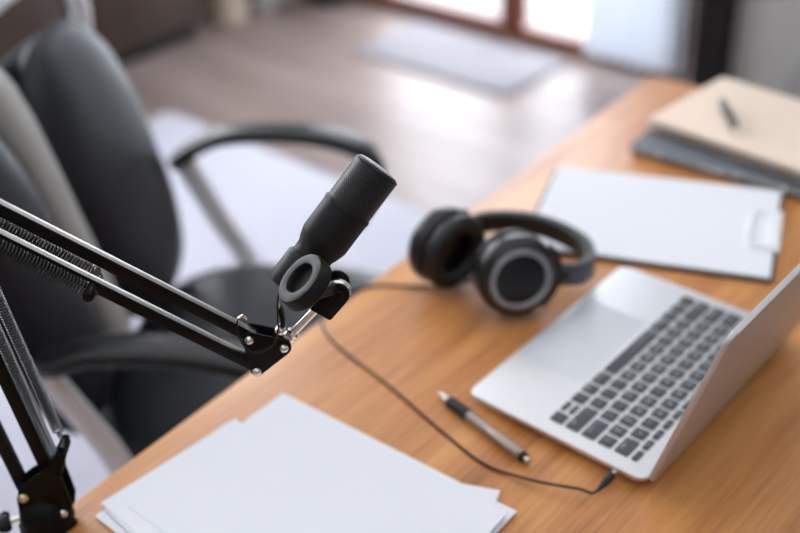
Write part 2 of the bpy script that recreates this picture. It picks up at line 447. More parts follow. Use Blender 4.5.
# ------------------------------------------------------------------ desk
e0 = V((-0.2696, 0.3079)); e1 = V((0.4292, 0.3481)); ed = (e1 - e0).normalized(); en = V((-ed.y, ed.x))
def dk(s, t): p = e0 + ed * s + en * t; return V((p.x, p.y, 0))    # along the edge, away from the edge (t<0 is on the desk)
desk = thing('desk', 'orange-brown oak desk carrying laptop and papers', 'desk', (0.1, -0.08, 0))
MD = frame(V((ed.x, ed.y, 0)), V((en.x, en.y, 0)), V((0, 0, 1)), (e0.x, e0.y, 0))
bm = BM(); box(bm, (-0.65, -0.76, 0.722), (1.10, 0.0, 0.75), 0.0025, 2, MD); obj('tabletop', bm, M_desk, desk)
for s in (-0.58, 1.00):
    bm = BM(); box(bm, (s, -0.72, 0.0), (s + 0.03, -0.06, 0.722), 0.002, 2, MD); obj('side_panel', bm, M_desk, desk)
bm = BM(); box(bm, (-0.55, -0.70, 0.35), (1.00, -0.68, 0.722), 0.002, 2, MD); obj('back_panel', bm, M_desk, desk)

# ------------------------------------------------------------------ laptop
lap = thing('laptop', 'open silver laptop with dark keys on the oak desk', 'laptop', (0.136, -0.016, 0.75))
X0, X1, Y0, Y1, ZT, ZB = -0.016, 0.289, -0.123, 0.090, 0.765, 0.7525
bm = BM()
prism(bm, [(x + (X0 + X1) / 2, y + (Y0 + Y1) / 2) for x, y in rrect(X1 - X0, Y1 - Y0, 0.011, 8)], ZT - 0.0052, ZT, Matrix.Identity(4), 0.0016)
pc_ = ((X0 + X1) / 2, (Y0 + Y1) / 2); rg = []
for ins, zz in ((0.0012, ZT - 0.0048), (0.004, ZT - 0.008), (0.011, ZB + 0.001), (0.016, ZB)):
    rg.append([bm.verts.new((x + pc_[0], y + pc_[1], zz)) for x, y in rrect(X1 - X0 - 2 * ins, Y1 - Y0 - 2 * ins, 0.011, 8)])
for A, B in zip(rg, rg[1:]):
    for k in range(len(A)): bm.faces.new((A[k], A[(k + 1) % len(A)], B[(k + 1) % len(A)], B[k]))
bm.faces.new(rg[0]); bm.faces.new(rg[-1])
basep = obj('base', bm, M_alu, lap)
bm = BM(); prism(bm, [(x + 0.1365, y + 0.045) for x, y in rrect(0.134, 0.079, 0.004, 4)], ZT - 0.0002, ZT + 0.00025, Matrix.Identity(4)); obj('trackpad', bm, M_pad, lap)
for fx in (0.005, 0.268):
    for fy in (-0.105, 0.072):
        bm = BM(); lathe(bm, [(0.006, 0.75), (0.006, 0.753)], Matrix.Translation((fx, fy, 0)), 16); obj('rubber_foot', bm, M_rubber, lap)
# keyboard
U = 0.01905
rows = [
 (0.0, 1.0, [('', 1), ('', 1), ('', 1), ('option', 1), ('command', 1.25), ('', 5), ('command', 1.25), ('option', 1), ('control', 1), ('fn', 1)]),
 (1.0, 1.0, [('shift', 2.25)] + [(c, 1) for c in '/.,MNBVCXZ'] + [('shift', 2.25)]),
 (2.0, 1.0, [('return', 1.75)] + [(c, 1) for c in "';LKJHGFDSA"] + [('caps lock', 1.75)]),
 (3.0, 1.0, [(c, 1) for c in '\\][POIUYTREWQ'] + [('tab', 1.5)]),
 (4.0, 1.0, [('delete', 1.5)] + [(c, 1) for c in '=-0987654321`'] ),
 (5.0, 0.56, [('', 1)] + [('F%d' % (12 - i), 1) for i in range(12)] + [('esc', 1.5)]),
]
def text_mesh(txt, size):
    cu = bpy.data.curves.new('t', 'FONT'); cu.body = txt; cu.size = size; cu.resolution_u = 2
    cu.align_x = 'CENTER'; cu.align_y = 'CENTER'
    to = bpy.data.objects.new('t', cu); COL.objects.link(to)
    dg = bpy.context.evaluated_depsgraph_get(); dg.update()
    me = bpy.data.meshes.new_from_object(to.evaluated_get(dg))
    bpy.data.objects.remove(to); bpy.data.curves.remove(cu)
    return me
def key(u0, u1, v0, v1, txt):
    g = 0.0028
    x0, x1 = u0 * U + g / 2 + 0.0, u1 * U - g / 2 - 0.0
    y1, y0 = -v0 * U - g / 2, -v1 * U + g / 2
    x0 -= 0; bmk = BM()
    zt = ZT + 0.0013
    a = [(x + (x0 + x1) / 2, y + (y0 + y1) / 2) for x, y in rrect(x1 - x0 - 0.001, y1 - y0 - 0.001, 0.0014, 3)]
    prism(bmk, a, ZT - 0.0005, zt, Matrix.Identity(4), 0.0003)
    old = set(bmk.faces)
    if txt:
        small = len(txt) > 1
        me = text_mesh(txt, 0.0036 if small else 0.0068)
        cx, cy = (x0 + x1) / 2, (y0 + y1) / 2
        if small and len(txt) > 3:
            cy = y0 + 0.0048 if False else y1 - 0.0048
            if u0 < 0.1: cx = x0 + 0.0075 + 0.0006 * len(txt)
            elif u1 > 14: cx = x1 - 0.0075 - 0.0006 * len(txt)
        if len(txt) <= 3 and small and v0 >= 5: me = text_mesh(txt, 0.0026)
        me.transform(Matrix.Translation((cx, cy, zt + 0.00006)) @ Matrix.Rotation(PI, 4, 'Z'))
        bmk.from_mesh(me); bpy.data.meshes.remove(me)
        for f in bmk.faces:
            if f not in old: f.material_index = 1
    return obj('key', bmk, [M_key, M_glyph], lap)
for v0, dv, ks in rows:
    u = 0.0
    for i, (t, wd) in enumerate(ks):
        if v0 == 0 and i == 1:      # up and down arrows share one cell
            key(u, u + wd, 0.0, 0.5, ''); key(u, u + wd, 0.5, 1.0, '')
        else:
            key(u, u + wd, v0, v0 + dv, t)
        u += wd
# lid, leaning back from the hinge
LA = math.atan2(0.0345, 0.115)
ly = V((0, -math.sin(LA), math.cos(LA))); lz = V((0, math.cos(LA), math.sin(LA)))   # up the lid, and towards the user
ML = frame(V((-1, 0, 0)), ly, lz, ((X0 + X1) / 2, -0.1235, 0.762))
bm = BM()
poly = rrect(X1 - X0, 0.208, 0.011, 8); poly = [(x, y + 0.104 + 0.002) for x, y in poly]
prism(bm, poly, -0.0055, 0.0, ML, 0.0018)
lid = obj('lid', bm, mat('lid_aluminium', S(196, 194, 194), 0.45, metal=0.45, noise=0.01, nscale=900), lap)
bm = BM(); prism(bm, [(x, y + 0.108) for x, y in rrect(0.292, 0.188, 0.004, 4)], 0.0, 0.0006, ML); obj('screen', bm, M_screen, lid)
bm = BM(); tube(bm, [(0.02, -0.1215, 0.7625), (0.253, -0.1215, 0.7625)], 0.0042, 12); obj('hinge', bm, M_rubber, lap)

# ------------------------------------------------------------------ papers on the near left
def sheet(name, corner, ang, z, t=0.0006, w_=0.21, h_=0.297, curl=0.0, sx=1, sy=-1, mt=None, parent=None):
    """sheet with one corner at 'corner', sides along ang (width, +x) and ang-90 (length, -y)"""
    a = math.radians(ang); dx = V((math.cos(a), math.sin(a), 0)) * sx; dy = V((-math.sin(a), math.cos(a), 0)) * sy
    bm = BM(); n = 14; G = []
    for s in (0, 1):
        g = []
        for i in range(n + 1):
            r = []
            for j in range(n + 1):
                q = V((corner[0], corner[1], z + t * s)) + dx * (w_ * i / n) + dy * (h_ * j / n)
                e = max(0, i / n - 0.72) / 0.28 * max(0, j / n - 0.72) / 0.28
                q.z += curl * e * e
                r.append(bm.verts.new(q))
            g.append(r)
        G.append(g)
    for s in (0, 1):
        for i in range(n):
            for j in range(n): bm.faces.new((G[s][i][j], G[s][i + 1][j], G[s][i + 1][j + 1], G[s][i][j + 1]))
    for i in range(n):
        for (a1, b1, a2, b2) in ((i, 0, i + 1, 0), (i, n, i + 1, n), (0, i, 0, i + 1), (n, i, n, i + 1)):
            bm.faces.new((G[0][a1][b1], G[0][a2][b2], G[1][a2][b2], G[1][a1][b1]))
    return obj(name, bm, mt or M_paper, parent)
z = 0.7502
low = [((-0.3655, 0.2665), 0.3), ((-0.3665, 0.2675), -0.4), ((-0.3650, 0.2680), 0.0), ((-0.3672, 0.2668), 0.6)]
for c, a in low:
    tag(sheet('paper_sheet', c, a, z, w_=0.17, h_=0.24), 'white sheet at the bottom of the near pile, left corner pushed out furthest', 'paper', 'lowest sheets of the near pile'); z += 0.00065
tag(sheet('paper_sheet', (-0.3372, 0.2402), 3.0, z), 'blank white sheet buried in the near pile, sticking out at its lower right corner', 'paper'); z += 0.00065
# a skewed sheet whose corner sticks out on the right of the pile
cc = V((-0.1006, -0.0171)); a = math.radians(-30.0)
tag(sheet('paper_sheet', (cc.x, cc.y), 24.0, z, sx=-1, sy=1, h_=0.21, w_=0.148), 'small skewed white sheet whose corner juts out at the right of the near pile', 'paper'); z += 0.00065
for c, a in (((-0.3540, 0.2752), -0.3), ((-0.3547, 0.2748), -1.6), ((-0.3532, 0.2740), 0.4)):
    tag(sheet('paper_sheet', c, a - 4.2, z, w_=0.163, h_=0.24), 'blank white sheet just under the top sheet of the near pile, reaching further left', 'paper', 'upper sheets of the near pile'); z += 0.00065
tag(sheet('paper_sheet', (-0.3405, 0.2487), 1.2, z, curl=0.004), 'topmost blank white sheet of the near pile', 'paper')

# ------------------------------------------------------------------ clipboard with paper
c1 = V((0.467, 0.312, 0)); dl = V((0.377, -0.926, 0)).normalized(); ds = V((-dl.y, dl.x, 0)) * -1
Mc = frame(dl, ds * -1, V((0, 0, 1)), c1)      # x along the long side, -y towards the near side
clip = thing('clipboard', 'clipboard lying on the desk between headphones and notebooks', 'clipboard', c1 + V((0, 0, 0.75)))
bm = BM(); prism(bm, [(x + 0.157, y - 0.1125) for x, y in rrect(0.314, 0.225, 0.008, 5)], 0.7502, 0.7532, Mc, 0.0008); obj('board', bm, M_board, clip)
cl = BM(); box(cl, (0.297, -0.165, 0.7585), (0.316, -0.065, 0.7600), 0.0005, 2, Mc); box(cl, (0.3142, -0.165, 0.7502), (0.3162, -0.065, 0.7595), 0.0005, 2, Mc)
cp = obj('clip', cl, M_silver, clip)
bm = BM(); tube(bm, [Mc @ V(p) for p in catmull([(0.306, -0.155, 0.761), (0.285, -0.157, 0.760), (0.278, -0.150, 0.7595), (0.277, -0.115, 0.759), (0.278, -0.080, 0.7595), (0.285, -0.073, 0.760), (0.306, -0.075, 0.761)], 6)], 0.0016, 8); obj('wire_handle', bm, M_silver, cp)
z = 0.7533
for k in range(4):
    o = sheet('paper_sheet', (0, 0), 0, 0, t=0.0008, w_=0.216, h_=0.304)
    me = o.data; o.location = (0, 0, 0); me.transform(Matrix.Translation(BASE[o.name]))   # back to raw coordinates
    off = (0.004 + 0.0006 * k, -0.2195 - 0.0007 * ((k * 7) % 3))
    T = Mc @ Matrix.Translation((off[0], off[1], z)) @ Matrix.Rotation(PI / 2, 4, 'Z')
    me.transform(T)
    c = Mc @ V((0.16, -0.11, 0)); c.z = z
    me.transform(Matrix.Translation(-c)); o.location = c; BASE[o.name] = c
    z += 0.0009
    if k < 3: tag(o, 'blank white sheet under the top sheet on the clipboard', 'paper', 'sheets held under the top one on the clipboard')
    else: tag(o, 'topmost blank white sheet held by the clipboard', 'paper')

# ------------------------------------------------------------------ notebooks
def notebook(label, corner, other, depth, z0, th, cover, wire, out):
    p = V((corner[0], corner[1], 0)); q = V((other[0], other[1], 0)); d = (q - p).normalized(); L_ = (q - p).length
    n_ = V((-d.y, d.x, 0))
    Mn = frame(d, n_, V((0, 0, 1)), p)
    t = thing('notebook', label, 'notebook', p + V((0, 0, z0)))
    bm = BM(); prism(bm, [(x + L_ / 2, y + depth / 2 + 0.004) for x, y in rrect(L_ - 0.004, depth - 0.012, 0.004, 4)], z0 + 0.0014, z0 + th - 0.0014, Mn); obj('page_block', bm, M_block, t)
    for a_, b_ in ((z0, z0 + 0.0014), (z0 + th - 0.0014, z0 + th)):
        bm = BM(); prism(bm, [(x + L_ / 2, y + depth / 2) for x, y in rrect(L_, depth, 0.006, 5)], a_, b_, Mn, 0.0003); obj('cover', bm, cover, t)
    bm = BM(); r = th / 2 + 0.0018; pts = []
    turns = int(L_ / 0.0085)
    for i in range(turns * 12 + 1):
        a_ = 2 * PI * i / 12
        pts.append(Mn @ V((0.006 + (L_ - 0.012) * i / (turns * 12), 0.002 + r * math.cos(a_), z0 + th / 2 + r * math.sin(a_) )))
    tube(bm, pts, 0.0009, 6); obj('spiral_binding', bm, wire, t)
    return t
notebook('dark grey spiral notebook underneath the kraft one', (0.5677, 0.2544), (0.5830, -0.034), 0.205, 0.7520, 0.010, M_dcard, M_steel, 0)
notebook('kraft brown spiral notebook lying on the dark one', (0.6259, 0.2621), (0.5985, -0.030), 0.203, 0.7660, 0.013, M_kraft, M_spring, 0)

# ------------------------------------------------------------------ pens
def pen(name, label, tip, end, z, style):
    tip = V((tip[0], tip[1], 0)); end = V((end[0], end[1], 0)); L_ = (end - tip).length; d = (end - tip).normalized()
    r = 0.0062 if style else 0.0062
    o = V((tip.x, tip.y, z + r + 0.0006)); M = frame_z(d, o); t = thing(name, label, 'pen', V((o.x, o.y, z)))
    if style:
        bm = BM(); lathe(bm, [(0.0004, 0.0), (0.0010, 0.004), (0.0033, 0.006), (0.0050, 0.020)], M, 20); obj('tip', bm, M_steel, t)
        bm = BM(); lathe(bm, [(0.0052, 0.020), (0.0064, 0.023), (0.0062, 0.036), (0.0066, 0.048), (0.0066, 0.052)], M, 20); obj('grip', bm, M_rubber, t)
        bm = BM(); lathe(bm, [(0.0060, 0.052), (0.0060, 0.127), (0.0050, 0.131)], M, 20); obj('barrel', bm, M_pen, t)
        bm = BM(); lathe(bm, [(0.0053, 0.131), (0.0053, 0.135), (0.0036, 0.1355)], M, 20); obj('collar', bm, M_rubber, t)
        bm = BM(); lathe(bm, [(0.0028, 0.135), (0.0028, L_ - 0.001), (0.0018, L_)], M, 16); obj('button', bm, M_steel, t)
        up = V((-d.y, d.x, 0)); up = (V((0, 0, 0.8)) - up * 0.6).normalized()
        p0 = o + d * 0.128 + up * 0.0045; p1 = o + d * 0.086 + up * 0.0078
        bm = BM(); bar(bm, o + d * 0.130 + up * 0.0076, p1, 0.0046, 0.0012, up, 0.0004); box(bm, (-0.0018, 0, 0), (0.0018, 0.004, 0.0035), 0.0003, 1, frame(up.cross(d).normalized(), d, up, o + d * 0.126 + up * 0.0042))
        obj('clip', bm, M_pen, t)
    else:
        bm = BM(); lathe(bm, [(0.0004, 0.0), (0.0030, 0.010)], M, 16); obj('tip', bm, M_steel, t)
        bm = BM(); lathe(bm, [(0.0035, 0.010), (0.0055, 0.014), (0.0055, L_ - 0.05), (0.0052, L_ - 0.048)], M, 16); obj('barrel', bm, M_shell, t)
        bm = BM(); lathe(bm, [(0.0060, L_ - 0.050), (0.0060, L_ - 0.003), (0.004, L_)], M, 16); cp_ = obj('cap', bm, M_shell, t)
        bm = BM(); bar(bm, o + d * (L_ - 0.006) + V((0, 0, 0.0073)), o + d * (L_ - 0.044) + V((0, 0, 0.0073)), 0.003, 0.001); obj('clip', bm, M_steel, cp_)
    return t
pen('pen', 'grey retractable pen with black rubber grip on the desk by the laptop', (-0.0276, 0.1223), (-0.0536, -0.0182), 0.75, 1)
pen('pen', 'slim black capped pen lying on the kraft notebook', (0.6487, 0.1262), (0.731, 0.194), 0.7815, 0)

# ------------------------------------------------------------------ headphones
hp = thing('headphones', 'black over-ear headphones with silver ringed cups lying on the desk', 'headphones', (0.19, 0.19, 0.75))
def cup(c, n, first):
    c = V(c); M = frame_z(n, c) @ Matrix.Scale(1.07, 4)
    bm = BM(); lathe(bm, [(0.026, -0.030), (0.036, -0.034), (0.044, -0.028), (0.046, -0.018), (0.044, -0.010), (0.038, -0.008), (0.026, -0.012)], M, 40)
    bm2 = BM(); lathe(bm2, [(0.0, -0.012), (0.030, -0.012), (0.043, -0.009), (0.0455, -0.002), (0.0455, 0.006), (0.042, 0.012), (0.036, 0.0155), (0.033, 0.0165), (0.033, 0.0145), (0.0, 0.0145)], M, 40)
    e = obj('ear_cup', bm2, M_shell, hp)
    bm.free(); bm = BM()
    tor = []
    prof = [(0.034 + 0.0105 * math.cos(a), -0.021 + 0.011 * math.sin(a)) for a in [2 * PI * k / 12 for k in range(12)]]
    rings = [[bm.verts.new(M @ V((r * math.cos(t), r * math.sin(t), z))) for r, z in prof] for t in [2 * PI * k / 40 for k in range(40)]]
    for i in range(40):
        for k in range(12): bm.faces.new((rings[i][k], rings[i][(k + 1) % 12], rings[(i + 1) % 40][(k + 1) % 12], rings[(i + 1) % 40][k]))
    obj('ear_pad', bm, M_foam, e)
    bm = BM()
    prof = [(0.0315 + 0.0036 * math.cos(a), 0.0155 + 0.0018 * math.sin(a)) for a in [2 * PI * k / 10 for k in range(10)]]
    rings = [[bm.verts.new(M @ V((r * math.cos(t), r * math.sin(t), z))) for r, z in prof] for t in [2 * PI * k / 48 for k in range(48)]]
    for i in range(48):
        for k in range(10): bm.faces.new((rings[i][k], rings[i][(k + 1) % 10], rings[(i + 1) % 48][(k + 1) % 10], rings[(i + 1) % 48][k]))
    obj('trim_ring', bm, M_ring, e)
    bm = BM(); lathe(bm, [(0.0, 0.0165), (0.022, 0.0160), (0.0285, 0.0145), (0.0285, 0.013), (0.0, 0.013)], M, 40); obj('disc', bm, M_shell, e)
    return e
ca = V((0.148, 0.147, 0.8035)); na = V((-0.52, -0.74, 0.17)).normalized()
cb2 = V((0.150, 0.260, 0.8015)); nb = V((0.12, 0.97, 0.04)).normalized()
cup(ca, na, True); cup(cb2, nb, False)
zb = 0.795
bp_ = [(0.186, 0.117), (0.210, 0.098), (0.240, 0.102), (0.268, 0.130), (0.280, 0.172), (0.278, 0.213), (0.262, 0.245), (0.237, 0.266), (0.207, 0.274)]
bp3 = catmull([(x, y, zb - 0.010 * math.sin(PI * min(i, 7) / 9) ) for i, (x, y) in enumerate(bp_)], 6)
bm = BM(); sweep(bm, bp3, rrect(0.0055, 0.030, 0.0022, 3), up=(0, 0, 1)); hb = obj('headband', bm, M_band, hp)
cen = V((0.20, 0.19, zb))
bin_ = [p + (cen - p).normalized() * 0.0062 for p in bp3[6:-6]]
bm = BM(); sweep(bm, bin_, rrect(0.009, 0.027, 0.004, 3), up=(0, 0, 1)); obj('pad', bm, M_foam, hb)
for s, (c, n, endp) in enumerate(((ca, na, bp3[0]), (cb2, nb, bp3[-1]))):
    bm = BM()
    # fork that carries the cup
    side = (endp - c); side = (side - n * side.dot(n)).normalized(); up_ = n.cross(side)
    arc = [c + n * 0.004 + side * 0.0510 * math.cos(a) + up_ * 0.0510 * math.sin(a) for a in [(-0.85 + 1.7 * k / 14) for k in range(15)]]
    sweep(bm, arc, rrect(0.004, 0.007, 0.0012, 2), up=n); obj('yoke', bm, M_shell, hp)
    bm = BM(); sweep(bm, catmull([arc[7], (arc[7] + endp) / 2 + V((0, 0, 0.001)), endp, endp + (bp3[3] - bp3[0] if s == 0 else bp3[-4] - bp3[-1])], 5), rrect(0.006, 0.015, 0.002, 2), up=(0, 0, 1)); obj('slider', bm, M_shell, hp)
# cable to the laptop
cpx = [(474, 280), (452, 285), (430, 287), (405, 286), (380, 285), (358, 289), (341, 297), (327, 308), (321, 320), (330, 338), (352, 357), (376, 375), (400, 395), (425, 417), (450, 438), (472, 456), (492, 468)]
cp3 = [at(x, y, 0.7518) for x, y in cpx]
cp3[0] = at(476, 278, 0.765); cp3[1] = at(455, 284, 0.757)
end = V((-0.0205, -0.096, 0.7585))
cp3 += [at(515, 475.5, 0.754), at(540, 482, 0.758), at(565, 486.5, 0.7605), at(580, 489, 0.7595)]
cp3 += [V((-0.0535, -0.0905, 0.7590)), V((-0.044, -0.0925, 0.7590))]
bm = BM(); tube(bm, catmull(cp3, 6), 0.0014, 8); cab = obj('cable', bm, M_cable, hp)
bm = BM(); lathe(bm, [(0.0016, -0.004), (0.0022, 0.0), (0.0037, 0.009), (0.0040, 0.020), (0.0036, 0.0225)], frame_z((1, 0.03, 0), (-0.044, -0.0925, 0.7590)), 16); pl_ = obj('plug', bm, M_rubber, cab)
bm = BM(); lathe(bm, [(0.0028, 0.0), (0.0028, 0.006), (0.0017, 0.0065), (0.0017, 0.008)], frame_z((1, 0.03, 0), (-0.0215, -0.0918, 0.7590)), 16); obj('plug_tip', bm, M_steel, pl_)
bm = BM(); tube(bm, [at(480, 278, 0.770), at(468, 281, 0.766), at(450, 284, 0.760), at(440, 286, 0.757)], [0.003, 0.003, 0.0026, 0.002], 10); obj('strain_relief', bm, M_band, cab)

# ------------------------------------------------------------------ office chair
ch = thing('office_chair', 'black leather office chair with silver armrest supports, pushed up to the desk', 'chair', (0.14, 0.63, 0.012))
ANG = math.radians(33); CF = V((math.sin(ANG), -math.cos(ANG), 0)); CW = V((math.cos(ANG), math.sin(ANG), 0)); CC = V((0.14, 0.63, 0))
MC = frame(CW, -CF, V((0, 0, 1)), CC)     # local x: towards the far armrest, y: backwards, z: up
bm = BM(); superpad(bm, 0.52, 0.50, 0.11, MC @ Matrix.Translation((0, -0.01, 0.445)), p=3.2); obj('seat', bm, M_leather, ch)
rec = math.radians(12); MB_ = MC @ Matrix.Translation((0, 0.20, 0.54)) @ Matrix.Rotation(-rec, 4, 'X')
# backrest: two bolsters either side of a grey stripe on a common shell
bk_ = BM(); superpad(bk_, 0.54, 0.47, 0.03, MB_ @ Matrix.Translation((0, 0.045, 0.185)) @ Matrix.Rotation(PI / 2, 4, 'X'), p=3.5); bkr = obj('backrest', bk_, M_leather, ch)
for s, bx, bw in ((-1, -0.192, 0.195), (1, 0.118, 0.308)):
    bm = BM(); superpad(bm, bw, 0.48, 0.075, MB_ @ Matrix.Translation((bx, 0.012, 0.185)) @ Matrix.Rotation(PI / 2, 4, 'X') @ Matrix.Rotation(0, 4, 'Z'), p=3.2, pinch=lambda t: 1 - 0.10 * t * t); obj('bolster', bm, M_leather, bkr)
bm = BM(); superpad(bm, 0.055, 0.50, 0.05, MB_ @ Matrix.Translation((-0.062, 0.006, 0.19)) @ Matrix.Rotation(PI / 2, 4, 'X'), p=5); obj('centre_stripe', bm, M_stripe, bkr)
lp = [(-0.22, 0.06, 0.10), (-0.26, 0.06, 0.30), (-0.25, 0.05, 0.42), (-0.20, 0.045, 0.475), (0, 0.04, 0.49), (0.21, 0.035, 0.485), (0.275, 0.03, 0.42), (0.265, 0.06, 0.30), (0.22, 0.06, 0.10)]
bm = BM(); tube(bm, [MB_ @ p for p in catmull(lp, 8)], 0.017, 12); obj('back_frame', bm, M_silver, ch)
bm = BM(); sweep(bm, [MC @ V(p) for p in catmull([(0, 0.315, 0.66), (0, 0.32, 0.52), (0, 0.28, 0.42), (0, 0.15, 0.385), (0, 0.0, 0.38)], 6)], rrect(0.07, 0.012, 0.004, 2), up=(0, 0, 1)); obj('back_bracket', bm, M_black, ch)
for s in (-1, 1):
    x = s * 0.30
    path = catmull([(x * 0.93, 0.205, 0.655), (x, 0.165, 0.675), (x, 0.11, 0.695), (x, 0.0, 0.70), (x, -0.09, 0.685), (x, -0.135, 0.655), (x, -0.14, 0.60), (x, -0.10, 0.53)], 6)
    n = len(path)
    sec = [rrect(0.052 if i < n * 0.68 else 0.036, 0.024, 0.010, 3) for i in range(n)]
    bm = BM(); pts = [MC @ p for p in path]
    # armrest pad as a strap curving down at the front
    sweep(bm, pts, sec, up=None) if False else None
    rings = []
    for i, p in enumerate(pts):
        a_ = pts[max(i - 1, 0)]; b_ = pts[min(i + 1, n - 1)]; t_ = (b_ - a_).normalized(); xx = CW; yy = t_.cross(xx).normalized()
        rings.append([bm.verts.new(p + xx * q[0] + yy * q[1]) for q in sec[i]])
    mm = len(rings[0])
    for A, B in zip(rings, rings[1:]):
        for k in range(mm): bm.faces.new((A[k], A[(k + 1) % mm], B[(k + 1) % mm], B[k]))
    bm.faces.new(rings[0]); bm.faces.new(rings[-1])
    ar = obj('armrest', bm, M_arm, ch)
    bm = BM(); a_ = MC @ V((x * 0.97, 0.195, 0.645)); b_ = MC @ V((x * 0.93, 0.10, 0.43)); c_ = MC @ V((x * 0.5, 0.09, 0.40))
    rings = []
    pth = catmull([a_, a_.lerp(b_, 0.5), b_, c_], 6)
    sweep(bm, pth, rrect(0.040, 0.016, 0.006, 3), up=CW) if False else sweep(bm, pth, circ(0.012, 16, 0.021), up=CF)
    obj('armrest_support', bm, M_silver, ch)
bm = BM(); box(bm, (-0.12, -0.13, 0.355), (0.12, 0.13, 0.395), 0.008, 2, MC); obj('mechanism', bm, M_black, ch)
bm = BM(); lathe(bm, [(0.03, 0.09), (0.03, 0.22), (0.018, 0.225), (0.018, 0.36)], Matrix.Translation(CC), 20); obj('gas_column', bm, M_silver, ch)
for k in range(5):
    a_ = ANG + 0.35 + 2 * PI * k / 5; d = V((math.cos(a_), math.sin(a_), 0)); sd = V((-d.y, d.x, 0))
    bm = BM(); sweep(bm, [CC + V((0, 0, 0.11)), CC + d * 0.15 + V((0, 0, 0.10)), CC + d * 0.29 + V((0, 0, 0.078))], [rrect(0.05, 0.035, 0.01, 3), rrect(0.04, 0.028, 0.008, 3), rrect(0.03, 0.02, 0.006, 3)], up=(0, 0, 1)); lg = obj('leg', bm, M_silver, ch)
    bm = BM(); ct = CC + d * 0.28 + V((0, 0, 0.040))
    for q in (-1, 1): lathe(bm, [(0.0, -0.008), (0.025, -0.008), (0.027, 0), (0.025, 0.008), (0, 0.008)], frame_z(sd, ct + sd * 0.013 * q), 20)
    box(bm, (-0.012, -0.007, 0.0), (0.012, 0.007, 0.03), 0.002, 1, Matrix.Translation(ct + V((0, 0, 0.01)))); obj('caster', bm, M_black, lg)

# ------------------------------------------------------------------ boom arm (built in its own upright plane)
DH = 0.95
BB = V((-0.396, 0.293, 0.80))
HH = CAM + ray(254, 350) * DH
hx = V((HH.x - BB.x, HH.y - BB.y, 0)).normalized(); nn = V((hx.y, -hx.x, 0))      # along the arm, and towards the viewer's side
if nn.dot(CAM - BB) < 0: nn = -nn
def pl(px, py, off=0.0):
    """point of the photograph on the arm's plane shifted by off towards the viewer's side"""
    d = ray(px, py); o = BB + nn * off
    return CAM + d * ((o - CAM).dot(nn) / d.dot(nn))
boom = thing('boom_arm', 'black scissor boom arm with springs clamped to the desk edge, holding the microphone', 'microphone arm', (BB.x, BB.y, 0.75))
Hu, Hl, Hs = pl(250, 334.5), pl(257.7, 365.5), pl(284.5, 342.4)
du = (pl(0, 210.5) - pl(250, 334.5)).normalized(); dl2 = (pl(42, 255.5) - pl(257.7, 365.5)).normalized()
duu = (du + dl2).normalized()
A1, A2 = pl(26, 491), pl(65, 506)
dlow = ((pl(0, 428) - A1).normalized() + (pl(10, 405) - A2).normalized()).normalized()
# elbow: the lower arm meets the upper arm above the frame's left edge
def isect(p, d, q, e):
    # in-plane intersection
    a11 = d.dot(hx); a12 = -e.dot(hx); a21 = d.z; a22 = -e.z
    b1 = (q - p).dot(hx); b2 = q.z - p.z
    det = a11 * a22 - a12 * a21
    s = (b1 * a22 - a12 * b2) / det
    return p + d * s
EU = isect((Hu + Hl) / 2, duu, (A1 + A2) / 2, dlow)
Lu = (EU - (Hu + Hl) / 2).length; Ll = (EU - (A1 + A2) / 2).length
print('arm lengths', Lu, Ll, EU)
nrm = nn
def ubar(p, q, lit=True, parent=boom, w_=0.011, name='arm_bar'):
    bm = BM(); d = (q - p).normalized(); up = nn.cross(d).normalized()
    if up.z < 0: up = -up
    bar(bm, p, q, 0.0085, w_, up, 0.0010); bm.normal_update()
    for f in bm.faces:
        if lit and f.normal.dot(up) > 0.95: f.material_index = 1  # upward faces take the painted highlight
    return obj(name, bm, [M_armb, M_topglint], parent)
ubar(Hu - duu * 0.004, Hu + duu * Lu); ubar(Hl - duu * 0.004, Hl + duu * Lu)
ubar(A1, A1 + dlow * Ll, False); ubar(A2, A2 + dlow * Ll, False)
def rivet(p, r, material, name='rivet', h=0.004, parent=boom):
    bm = BM(); lathe(bm, [(0.0, h), (r * 0.55, h * 0.85), (r * 0.9, h * 0.45), (r, 0.0), (r, -0.001), (0, -0.001)], frame_z(nn, p), 20); return obj(name, bm, material, parent)
def plates(poly_px, off, th, name, n=2, bev=0.0004):
    """two side plates cut to the same outline, one on either side of the bars"""
    base = [pl(x, y) for x, y in poly_px]
    loc = [((p - BB).dot(hx), p.z - BB.z) for p in base]
    M = frame(hx, V((0, 0, 1)), -nn if True else nn, BB)
    M = frame(hx, V((0, 0, 1)), hx.cross(V((0, 0, 1))), BB)
    sg = 1 if hx.cross(V((0, 0, 1))).dot(nn) > 0 else -1
    for s in ((1, -1) if n == 2 else (1,)):
        bm = BM(); a_ = sg * s * off; prism(bm, loc, min(a_, a_ + sg * s * th), max(a_, a_ + sg * s * th), M, bev); obj(name, bm, M_armb, boom)
def hull(circles, n=14):
    """outline round circles [(px, py, r)]"""
    pts = [(x + r * math.cos(2 * PI * k / n), y + r * math.sin(2 * PI * k / n)) for x, y, r in circles for k in range(n)]
    pts = sorted(set(pts))
    def half(ps):
        h = []
        for p in ps:
            while len(h) >= 2 and (h[-1][0] - h[-2][0]) * (p[1] - h[-2][1]) - (h[-1][1] - h[-2][1]) * (p[0] - h[-2][0]) <= 0: h.pop()
            h.append(p)
        return h
    a_ = half(pts); b_ = half(pts[::-1])
    return a_[:-1] + b_[:-1]
plates(hull([(250, 334.5, 7), (257.7, 364.5, 6.5), (284.5, 342.4, 7.5)]), 0.0060, 0.0016, 'head_plate')
for p in (Hu, Hl, Hs):
    rivet(p + nn * 0.0078, 0.0043, M_steel)
